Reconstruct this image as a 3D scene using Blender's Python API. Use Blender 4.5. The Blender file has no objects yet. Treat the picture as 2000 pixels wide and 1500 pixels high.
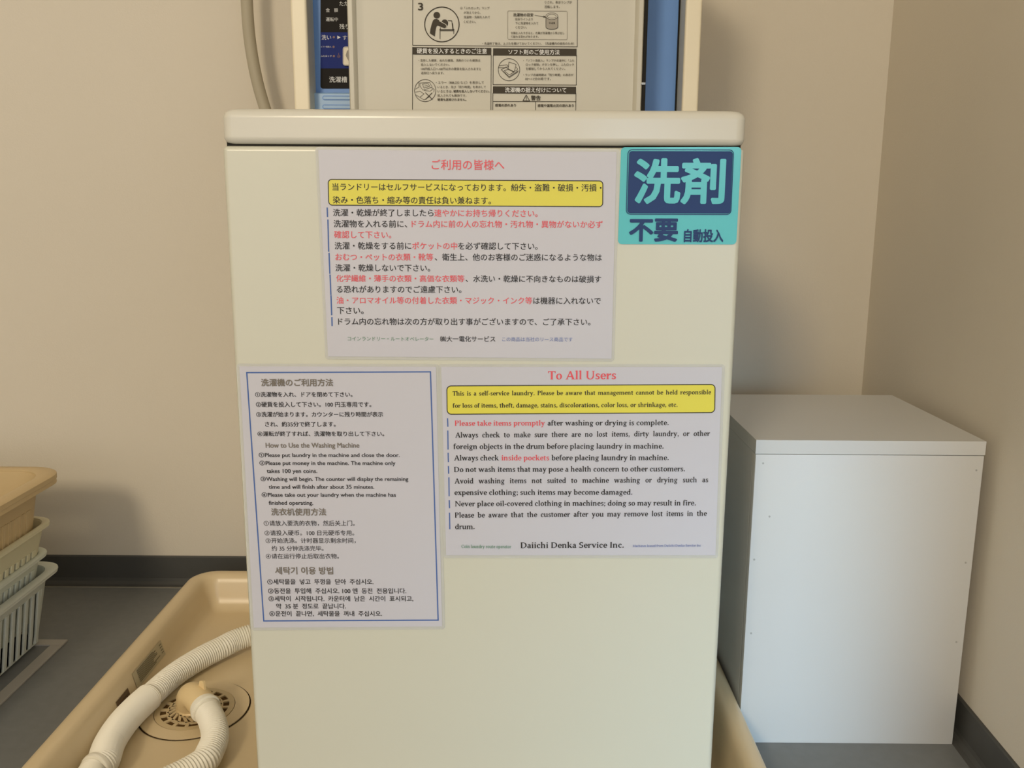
import bpy, bmesh, math, random
from mathutils import Vector, Matrix
R = math.radians
random.seed(3)
SC = bpy.context.scene
COL = SC.collection

# ------------------------------------------------------------------ camera
F, H = 1727.0, 0.72                      # focal length in pixels of a 2000 px wide frame, eye height
PITCH, YAW, ROLL = R(11.07), R(0.27), 0.0052
fw = Vector((-math.sin(YAW) * math.cos(PITCH), math.cos(YAW) * math.cos(PITCH), -math.sin(PITCH)))
rt0 = Vector((math.cos(YAW), math.sin(YAW), 0))
up0 = rt0.cross(fw)
rt = rt0 * math.cos(ROLL) + up0 * math.sin(ROLL)
up = up0 * math.cos(ROLL) - rt0 * math.sin(ROLL)
EYE = Vector((0, 0, H))
cd = bpy.data.cameras.new('camera')
cam = bpy.data.objects.new('camera', cd)
COL.objects.link(cam)
cam.matrix_world = Matrix(((rt.x, up.x, -fw.x, 0), (rt.y, up.y, -fw.y, 0), (rt.z, up.z, -fw.z, H), (0, 0, 0, 1)))
cd.sensor_width = 36.0
cd.lens = 36.0 * F / 2000.0
cd.clip_start = 0.02
SC.camera = cam

# ------------------------------------------------------------------ world, lights, exposure
W = bpy.data.worlds.new('world')
SC.world = W
W.use_nodes = True
W.node_tree.nodes['Background'].inputs[0].default_value = (1.0, 0.985, 0.965, 1)
W.node_tree.nodes['Background'].inputs[1].default_value = 1.17
SC.view_settings.view_transform = 'Standard'
SC.view_settings.look = 'None'
SC.view_settings.exposure = 0.13
SC.view_settings.gamma = 1.0
SC.view_settings.use_curve_mapping = False


def area(name, loc, target, sx, sy, power, color, spread=180):
    d = bpy.data.lights.new(name, 'AREA')
    d.shape = 'RECTANGLE'
    d.size, d.size_y = sx, sy
    d.energy = power
    d.color = color
    d.spread = R(spread)
    o = bpy.data.objects.new(name, d)
    COL.objects.link(o)
    o.location = loc
    o.rotation_euler = (Vector(target) - Vector(loc)).to_track_quat('-Z', 'Y').to_euler()
    return o


area('warm_ceiling_lamp', (-1.15, -2.4, 2.15), (-0.2, 1.2, 0.5), 0.55, 0.55, 45, (1.0, 0.84, 0.61))
area('cool_doorway_daylight', (0.84, -1.9, 0.80), (0.52, 1.10, 0.0), 0.55, 0.6, 1.6, (0.46, 0.75, 1.0), 30)  # spread narrowed to stand in for an unseen person's shadow on the left


# ------------------------------------------------------------------ pixel to place
def ray(px, py):
    return fw * F + rt * (px - 1000.0) + up * (750.0 - py)


def on_y(px, py, Y):
    d = ray(px, py)
    return EYE + d * (Y / d.y)


def on_z(px, py, Z):
    d = ray(px, py)
    return EYE + d * ((Z - H) / d.z)


def on_x(px, py, X):
    d = ray(px, py)
    return EYE + d * (X / d.x)


# ------------------------------------------------------------------ materials
def srgb(c):
    return tuple(((v / 255) / 12.92 if v / 255 <= 0.04045 else ((v / 255 + 0.055) / 1.055) ** 2.4) for v in c)


def mat(name, rgb, rough=0.5, spec=0.5, metal=0.0, noise=None, bump=None, coat=0.0, alpha=1.0, trans=0.0, lin=False):
    m = bpy.data.materials.new(name)
    m.use_nodes = True
    nt = m.node_tree
    b = nt.nodes['Principled BSDF']
    c = rgb if lin else srgb(rgb)
    b.inputs['Base Color'].default_value = (*c, 1)
    b.inputs['Roughness'].default_value = rough
    b.inputs['Specular IOR Level'].default_value = spec
    b.inputs['Metallic'].default_value = metal
    b.inputs['Coat Weight'].default_value = coat
    b.inputs['Coat Roughness'].default_value = 0.12
    b.inputs['Alpha'].default_value = alpha
    b.inputs['Transmission Weight'].default_value = trans
    if noise or bump:
        tc = nt.nodes.new('ShaderNodeTexCoord')
    if noise:                                    # (scale, amount): faint mottling of the colour itself
        n = nt.nodes.new('ShaderNodeTexNoise')
        n.inputs['Scale'].default_value = noise[0]
        n.inputs['Detail'].default_value = 4
        mx = nt.nodes.new('ShaderNodeMix')
        mx.data_type = 'RGBA'
        nt.links.new(tc.outputs['Object'], n.inputs['Vector'])
        nt.links.new(n.outputs['Fac'], mx.inputs['Factor'])
        k = noise[1]
        mx.inputs['A'].default_value = (*[v * (1 - k) for v in c], 1)
        mx.inputs['B'].default_value = (*[min(1, v * (1 + k)) for v in c], 1)
        nt.links.new(mx.outputs['Result'], b.inputs['Base Color'])
    if bump:                                     # (scale, strength, distance)
        n = nt.nodes.new('ShaderNodeTexNoise')
        n.inputs['Scale'].default_value = bump[0]
        n.inputs['Detail'].default_value = 3
        bp = nt.nodes.new('ShaderNodeBump')
        bp.inputs['Strength'].default_value = bump[1]
        bp.inputs['Distance'].default_value = bump[2]
        nt.links.new(tc.outputs['Object'], n.inputs['Vector'])
        nt.links.new(n.outputs['Fac'], bp.inputs['Height'])
        nt.links.new(bp.outputs['Normal'], b.inputs['Normal'])
        if coat:
            nt.links.new(bp.outputs['Normal'], b.inputs['Coat Normal'])
    return m


M = dict(
    wall=mat('wallpaper', (218, 210, 195), 0.85, 0.2, bump=(420, 0.35, 0.0006), noise=(3, 0.02)),
    floor=mat('vinyl_floor', (124, 126, 126), 0.5, 0.35, noise=(60, 0.10), bump=(500, 0.1, 0.0003)),
    base=mat('vinyl_baseboard', (76, 76, 74), 0.55, 0.35, noise=(40, 0.05)),
    seam=mat('floor_seam', (150, 146, 136), 0.6),
    ceil=mat('ceiling_paint', (235, 230, 220), 0.9, 0.1),
    body=mat('cream_enamel', (207, 206, 190), 0.28, 0.5, noise=(4, 0.012)),
    cover=mat('cream_cover_plastic', (211, 208, 196), 0.25, 0.5),
    lid=mat('cream_lid_plastic', (196, 192, 178), 0.38, 0.4),
    tower=mat('cream_tower_plastic', (232, 222, 196), 0.4, 0.4),
    dark=mat('dark_gap', (30, 28, 24), 0.7, 0.2),
    blue=mat('blue_panel', (106, 148, 208), 0.42, 0.4),
    lblue=mat('pale_blue_plastic', (150, 182, 216), 0.35, 0.5),
    black=mat('display_black', (30, 26, 22), 0.55, 0.12),
    navy=mat('display_navy', (34, 48, 116), 0.55, 0.12),
    white=mat('print_white', (225, 225, 222), 0.5),
    red_led=mat('unlit_red_lamp', (90, 30, 40), 0.4),
    paper=mat('laminated_paper', (199, 198, 206), 0.45, 0.4, coat=0.35, bump=(9, 0.12, 0.004)),
    film=mat('laminate_film', (226, 226, 220), 0.3, 0.5, alpha=0.5, coat=0.3, bump=(9, 0.12, 0.004)),
    ink=mat('black_ink', (46, 42, 40), 0.5, 0.25, coat=0.12),
    grey=mat('grey_ink', (122, 114, 104), 0.5, 0.3, coat=0.2),
    red=mat('red_ink', (228, 88, 96), 0.5, 0.3, coat=0.25),
    green=mat('green_ink', (112, 150, 124), 0.5, 0.3),
    dblue=mat('blue_ink', (74, 104, 166), 0.5, 0.3),
    sblue=mat('small_blue_ink', (112, 128, 180), 0.5, 0.3),
    yellow=mat('yellow_print', (224, 214, 80), 0.45, 0.3, coat=0.3),
    lidink=mat('lid_ink', (66, 60, 50), 0.6, 0.2),
    lidgrey=mat('lid_grey_ink', (160, 154, 142), 0.6, 0.2),
    teal=mat('turquoise_vinyl', (78, 188, 194), 0.35, 0.5, coat=0.2),
    snavy=mat('sticker_navy', (46, 68, 116), 0.5, 0.18, coat=0.0, noise=(30, 0.06)),
    tray=mat('ivory_tray_plastic', (224, 204, 166), 0.3, 0.5, noise=(8, 0.03)),
    hose=mat('white_hose_plastic', (244, 240, 226), 0.45, 0.4),
    elbow=mat('cream_elbow_plastic', (232, 208, 160), 0.4, 0.4),
    whose=mat('grey_hose_rubber', (176, 168, 148), 0.55, 0.3),
    grate=mat('grate_plastic', (206, 186, 146), 0.4, 0.4),
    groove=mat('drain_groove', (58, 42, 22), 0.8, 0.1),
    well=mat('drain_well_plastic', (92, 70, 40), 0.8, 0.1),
    box=mat('white_laminate_board', (210, 211, 211), 0.45, 0.4, noise=(5, 0.008)),
    dot=mat('grey_dowel_mark', (172, 172, 170), 0.6),
    basket_beige=mat('beige_basket_plastic', (206, 182, 138), 0.45, 0.4),
    basket_cream=mat('cream_basket_plastic', (222, 217, 186), 0.45, 0.4),
    basket_pale=mat('pale_grey_basket_plastic', (212, 218, 206), 0.45, 0.4),
    basket_grey=mat('grey_green_basket_plastic', (208, 212, 202), 0.45, 0.4),
    alu=mat('aluminium_frame', (176, 172, 164), 0.5, 0.4),
    tlabel=mat('tray_label_film', (196, 184, 152), 0.4),
    tink=mat('tray_label_ink', (84, 76, 56), 0.5),
    brown=mat('brown_label', (104, 76, 44), 0.5),
    steel=mat('hinge_steel', (150, 150, 148), 0.35, 0.5, metal=0.8),
)


# ------------------------------------------------------------------ object helpers
def link(o, parent=None):
    COL.objects.link(o)
    if parent is not None:
        o.parent = parent
    return o


def origin(parent):
    v = Vector((0, 0, 0))
    while parent is not None:
        v += parent.location
        parent = parent.parent
    return v


def mesh(name, vs, fs, m, parent=None, loc=None, smooth=False, ms=None, mi=None):
    """world-space vertices; the object sits at loc (or at its parent's origin)"""
    o0 = origin(parent) if loc is None else Vector(loc)
    me = bpy.data.meshes.new(name)
    me.from_pydata([tuple(Vector(v) - o0) for v in vs], [], fs)
    for k in (ms or [m]):
        me.materials.append(k)
    if mi:
        me.polygons.foreach_set('material_index', mi)
    if smooth:
        me.polygons.foreach_set('use_smooth', [True] * len(fs))
    me.update()
    o = bpy.data.objects.new(name, me)
    link(o, parent)
    if loc is not None:
        o.location = Vector(loc) - origin(parent)
    return o


def from_bm(name, bm, m, parent=None, loc=None, smooth=False, auto=None, weighted=False):
    o0 = origin(parent) if loc is None else Vector(loc)
    bmesh.ops.translate(bm, verts=bm.verts, vec=-o0)
    bmesh.ops.recalc_face_normals(bm, faces=bm.faces)
    me = bpy.data.meshes.new(name)
    bm.to_mesh(me)
    bm.free()
    me.materials.append(m)
    if smooth:
        me.polygons.foreach_set('use_smooth', [True] * len(me.polygons))
        if auto:
            me.set_sharp_from_angle(angle=R(auto))
    o = bpy.data.objects.new(name, me)
    if smooth and weighted:
        o.modifiers.new('even_shading', 'WEIGHTED_NORMAL').keep_sharp = True
    link(o, parent)
    if loc is not None:
        o.location = Vector(loc) - origin(parent)
    return o


def bm_box(x0, y0, z0, x1, y1, z1, bevel=0.0, seg=3, bm=None):
    b = bm or bmesh.new()
    r = bmesh.ops.create_cube(b, size=1.0)
    vs = r['verts']
    for v in vs:
        v.co = Vector(((x0 + x1) / 2 + v.co.x * (x1 - x0), (y0 + y1) / 2 + v.co.y * (y1 - y0), (z0 + z1) / 2 + v.co.z * (z1 - z0)))
    if bevel:
        es = list({e for v in vs for e in v.link_edges})
        bmesh.ops.bevel(b, geom=es, offset=bevel, segments=seg, profile=0.5, affect='EDGES')
    return b


def box(name, x0, y0, z0, x1, y1, z1, m, parent=None, bevel=0.0, seg=3, loc=None):
    return from_bm(name, bm_box(x0, y0, z0, x1, y1, z1, bevel, seg), m, parent, loc, smooth=bevel > 0, auto=40, weighted=True)


def thing(name, label, cat, loc, group=None):
    o = bpy.data.objects.new(name, None)
    o.empty_display_size = 0.05
    o.location = loc
    return tag(link(o), label, cat, group)


def tag(o, label, cat, group=None):
    o['label'] = label
    o['category'] = cat
    if group:
        o['group'] = group
    return o


def structure(o):
    o['kind'] = 'structure'
    return o


def rrect(x0, y0, x1, y1, r, n=6):
    pts = []
    for cx, cy, a in ((x1 - r, y1 - r, 0), (x0 + r, y1 - r, 90), (x0 + r, y0 + r, 180), (x1 - r, y0 + r, 270)):
        for k in range(n + 1):
            t = R(a + 90 * k / n)
            pts.append((cx + r * math.cos(t), cy + r * math.sin(t)))
    return pts


def loft(name, loops, m, parent=None, cap0=False, cap1=False, smooth=True, auto=None, closed=False, loc=None):
    n = len(loops[0])
    vs = [p for lp in loops for p in lp]
    fs = []
    L = len(loops)
    for i in range(L if closed else L - 1):
        a, b = i * n, ((i + 1) % L) * n
        for k in range(n):
            k2 = (k + 1) % n
            fs.append((a + k, a + k2, b + k2, b + k))
    if cap0:
        fs.append(tuple(reversed(range(n))))
    if cap1:
        fs.append(tuple(range((L - 1) * n, L * n)))
    bm = bmesh.new()
    bv = [bm.verts.new(v) for v in vs]
    for f in fs:
        try:
            bm.faces.new([bv[i] for i in f])
        except ValueError:
            pass
    return from_bm(name, bm, m, parent, loc, smooth, auto)


def spline(pts, step):
    """Catmull-Rom through pts, resampled at about 'step'"""
    P = [Vector(p) for p in pts]
    P = [P[0] * 2 - P[1]] + P + [P[-1] * 2 - P[-2]]
    fine = []
    for i in range(1, len(P) - 2):
        a, b, c, d = P[i - 1:i + 3]
        for k in range(24):
            t = k / 24
            fine.append(0.5 * ((2 * b) + (c - a) * t + (2 * a - 5 * b + 4 * c - d) * t * t + (3 * b - a - 3 * c + d) * t ** 3))
    fine.append(P[-2].copy())
    out, acc = [fine[0]], 0.0
    for a, b in zip(fine, fine[1:]):
        L = (b - a).length
        while acc + L >= step:
            t = (step - acc) / L
            a = a.lerp(b, t)
            L = (b - a).length
            acc = 0.0
            out.append(a.copy())
        acc += L
    return out


def sweep(name, path, radius, m, parent=None, n=20, caps=True, loc=None):
    """radius(i) is the tube radius at path point i"""
    loops = []
    nrm = None
    for i, p in enumerate(path):
        t = (path[min(i + 1, len(path) - 1)] - path[max(i - 1, 0)]).normalized()
        if nrm is None:
            nrm = t.orthogonal().normalized()
        nrm = (nrm - t * nrm.dot(t)).normalized()
        bi = t.cross(nrm)
        r = radius(i)
        loops.append([p + nrm * (r * math.cos(2 * math.pi * k / n)) + bi * (r * math.sin(2 * math.pi * k / n)) for k in range(n)])
    return loft(name, loops, m, parent, caps, caps, True, 50, loc=loc)


# ------------------------------------------------------------------ flat print on vertical planes (all real, thin geometry)
def flat(name, px_pts, Y, m, parent, closed_outline=None, subs=None):
    """filled polygon given as pixel corners on the plane y=Y"""
    vs = [on_y(x, y, Y) for x, y in px_pts]
    return mesh(name, vs, [tuple(range(len(vs)))], m, parent)


def quad_grid(c, n=4):
    return c


def qmap(c, u, v):
    """bilinear point in pixel quad c = TL, TR, BR, BL"""
    a = (c[0][0] + (c[1][0] - c[0][0]) * u, c[0][1] + (c[1][1] - c[0][1]) * u)
    b = (c[3][0] + (c[2][0] - c[3][0]) * u, c[3][1] + (c[2][1] - c[3][1]) * u)
    return (a[0] + (b[0] - a[0]) * v, a[1] + (b[1] - a[1]) * v)


def rquad_pts(c, r, inset=0.0, n=6):
    """rounded quad in pixel space; r and inset in pixels"""
    w = ((c[1][0] - c[0][0]) + (c[2][0] - c[3][0])) / 2
    h = ((c[3][1] - c[0][1]) + (c[2][1] - c[1][1])) / 2
    out = []
    for x, y in (rrect(inset, inset, w - inset, h - inset, max(r - inset, 0.01), n) if r > 0 else
                 [(inset, inset), (w - inset, inset), (w - inset, h - inset), (inset, h - inset)]):
        out.append(qmap(c, x / w, y / h))
    return out


def rquad(name, c, r, Y, m, parent, inset=0.0):
    return flat(name, rquad_pts(c, r, inset), Y, m, parent)


def frame(name, c, r, w, Y, m, parent, inset=0.0):
    """outline of width w pixels of a (rounded) quad"""
    a = [on_y(*p, Y) for p in rquad_pts(c, r, inset)]
    b = [on_y(*p, Y) for p in rquad_pts(c, max(r - w, 0.02) if r > 0 else 0, inset + w)] if r <= 0 else \
        [on_y(*p, Y) for p in rquad_pts(c, r, inset + w)]
    n = len(a)
    return mesh(name, a + b, [(k, (k + 1) % n, n + (k + 1) % n, n + k) for k in range(n)], m, parent)


def slab(name, c, r, Y, t, m, parent=None, inset=0.0, loc=None):
    """thin sheet with thickness t, front face at y=Y"""
    pts = [on_y(*p, Y) for p in rquad_pts(c, r, inset)]
    n = len(pts)
    vs = pts + [p + Vector((0, t, 0)) for p in pts]
    fs = [tuple(range(n)), tuple(reversed(range(n, 2 * n)))] + [(k, n + k, n + (k + 1) % n, (k + 1) % n) for k in range(n)]
    bm = bmesh.new()
    bv = [bm.verts.new(v) for v in vs]
    for f in fs:
        bm.faces.new([bv[i] for i in f])
    return from_bm(name, bm, m, parent, loc)


def strokes(name, lines, w, Y, m, parent):
    """pixel polylines drawn as strips w pixels wide"""
    vs, fs = [], []
    for ln in lines:
        for (x0, y0), (x1, y1) in zip(ln, ln[1:]):
            dx, dy = x1 - x0, y1 - y0
            L = math.hypot(dx, dy) or 1
            ox, oy = -dy / L * w / 2, dx / L * w / 2
            ex, ey = dx / L * w * 0.3, dy / L * w * 0.3
            k = len(vs)
            vs += [on_y(x0 + ox - ex, y0 + oy - ey, Y), on_y(x1 + ox + ex, y1 + oy + ey, Y),
                   on_y(x1 - ox + ex, y1 - oy + ey, Y), on_y(x0 - ox - ex, y0 - oy - ey, Y)]
            fs.append((k, k + 1, k + 2, k + 3))
    return mesh(name, vs, fs, m, parent)


def circ(cx, cy, rx, ry=None, n=36, a0=0, a1=360):
    ry = rx if ry is None else ry
    return [(cx + rx * math.cos(R(a0 + (a1 - a0) * k / n)), cy + ry * math.sin(R(a0 + (a1 - a0) * k / n))) for k in range(n + 1)]


PENDING = []


def text(body, x0, x1, y, m, parent, Y, y1=None, cap=None, bold=0.0, size=None, name='text_line', fit=1.0):
    """A line of type. CJK lines: y is the middle of the characters; with cap (capital height in px) y is the baseline."""
    c = bpy.data.curves.new('type', 'FONT')
    c.body = body
    c.resolution_u = 3
    o = bpy.data.objects.new('type', c)
    COL.objects.link(o)
    PENDING.append((o, x0, x1, y, y if y1 is None else y1, m, parent, Y, cap, name, fit, bold))


def place(vs, fs, x0, x1, ya, yb, m, parent, Y, yref, sy_of, name):
    xa = min(v[0] for v in vs)
    xb = max(v[0] for v in vs)
    A, B = on_y(x0, ya, Y), on_y(x1, yb, Y)
    d = (B - A)
    sx = d.length / (xb - xa)
    d.normalize()
    u = Vector((-d.z, 0, d.x))
    sy = sy_of(sx, A, d)
    return mesh(name, [A + d * ((p[0] - xa) * sx) + u * ((p[1] - yref) * sy) - Vector((0, p[2] if len(p) > 2 else 0, 0)) for p in vs], fs, m, parent)


def flush_text():
    dg = bpy.context.evaluated_depsgraph_get()
    dg.update()
    for o, x0, x1, ya, yb, m, parent, Y, cap, name, fit, bold in PENDING:
        me = bpy.data.meshes.new_from_object(o.evaluated_get(dg))
        vs = [(v.co.x, v.co.y) for v in me.vertices]
        fs = [tuple(p.vertices) for p in me.polygons]
        bpy.data.meshes.remove(me)
        if not vs:
            continue
        if bold:                                # thicken the strokes: the same outlines laid down again, shifted a hair
            if bold > 0.02:
                sh = [(math.cos(R(a)) * bold, math.sin(R(a)) * bold) for a in range(0, 360, 20)]
            else:
                sh = [(bold, bold * 0.7), (-bold, -bold * 0.7), (bold, -bold * 0.7), (-bold, bold * 0.7)][:2 if bold < 0.006 else 4]
            n0 = len(vs)
            vs = [(x + a, y + b, k * 1.2e-5) for k, (a, b) in enumerate(sh) for x, y in vs]
            fs = [tuple(i + k * n0 for i in f) for k in range(len(sh)) for f in fs]
        if cap is None:
            yref = 0.37
            place(vs, fs, x0, x1, ya, yb, m, parent, Y, yref, lambda sx, A, d: sx * fit, name)
        else:
            def sy(sx, A, d):
                return (on_y(x0, ya - cap, Y) - A).length / 0.70
            place(vs, fs, x0, x1, ya, yb, m, parent, Y, 0.0, sy, name)
    for t in PENDING:
        cv = t[0].data
        bpy.data.objects.remove(t[0])
        bpy.data.curves.remove(cv)
    PENDING.clear()


# ------------------------------------------------------------------ a small bold book face with serifs, drawn from stems and bowls
SW, SE, SH = 0.105, 0.042, 0.030
XH, CH, AS, DS = 0.47, 0.69, 0.73, -0.24


def g_r(x0, y0, x1, y1):
    return ([(x0, y0), (x1, y0), (x1, y1), (x0, y1)], [(0, 1, 2, 3)])


def g_p(*pts):
    return (list(pts), [tuple(range(len(pts)))])


def g_e(cx, cy, rx, ry, a0=0, a1=360, ws=0.11, wt=0.05, n=18):
    vs, fs = [], []
    for k in range(n + 1):
        t = R(a0 + (a1 - a0) * k / n)
        vs.append((cx + rx * math.cos(t), cy + ry * math.sin(t)))
        vs.append((cx + (rx - ws) * math.cos(t), cy + (ry - wt) * math.sin(t)))
        if k:
            i = 2 * k
            fs.append((i - 2, i, i + 1, i - 1))
    return (vs, fs)


def g_st(x, y0, y1, foot=True, head='flag', w=SW):
    out = [g_r(x, y0, x + w, y1)]
    if foot:
        out.append(g_r(x - SE, y0, x + w + SE, y0 + SH))
    if head == 'flag':
        out.append(g_p((x - SE * 1.4, y1 - 0.055), (x, y1 - 0.075), (x + 0.04, y1), (x, y1), (x - SE * 1.4, y1 - 0.028)))
    elif head == 'bar':
        out.append(g_r(x - SE, y1 - SH, x + w + SE, y1))
    return out


def g_dia(x0, y0, x1, y1, w):
    return g_p((x0, y0), (x0 + w, y0), (x1 + w, y1), (x1, y1))


def bowl(cx, r=0.2, **k):
    return g_e(cx, XH / 2, r, XH / 2 + 0.012, **k)


def arch(x):
    """shoulder leaving a stem whose right edge is x, and its right leg"""
    return [g_e(x + 0.10, XH - 0.15, 0.155, 0.162, 0, 150, 0.105, 0.062, 12)] + g_st(x + 0.15, 0, XH - 0.14, True, None)


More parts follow.
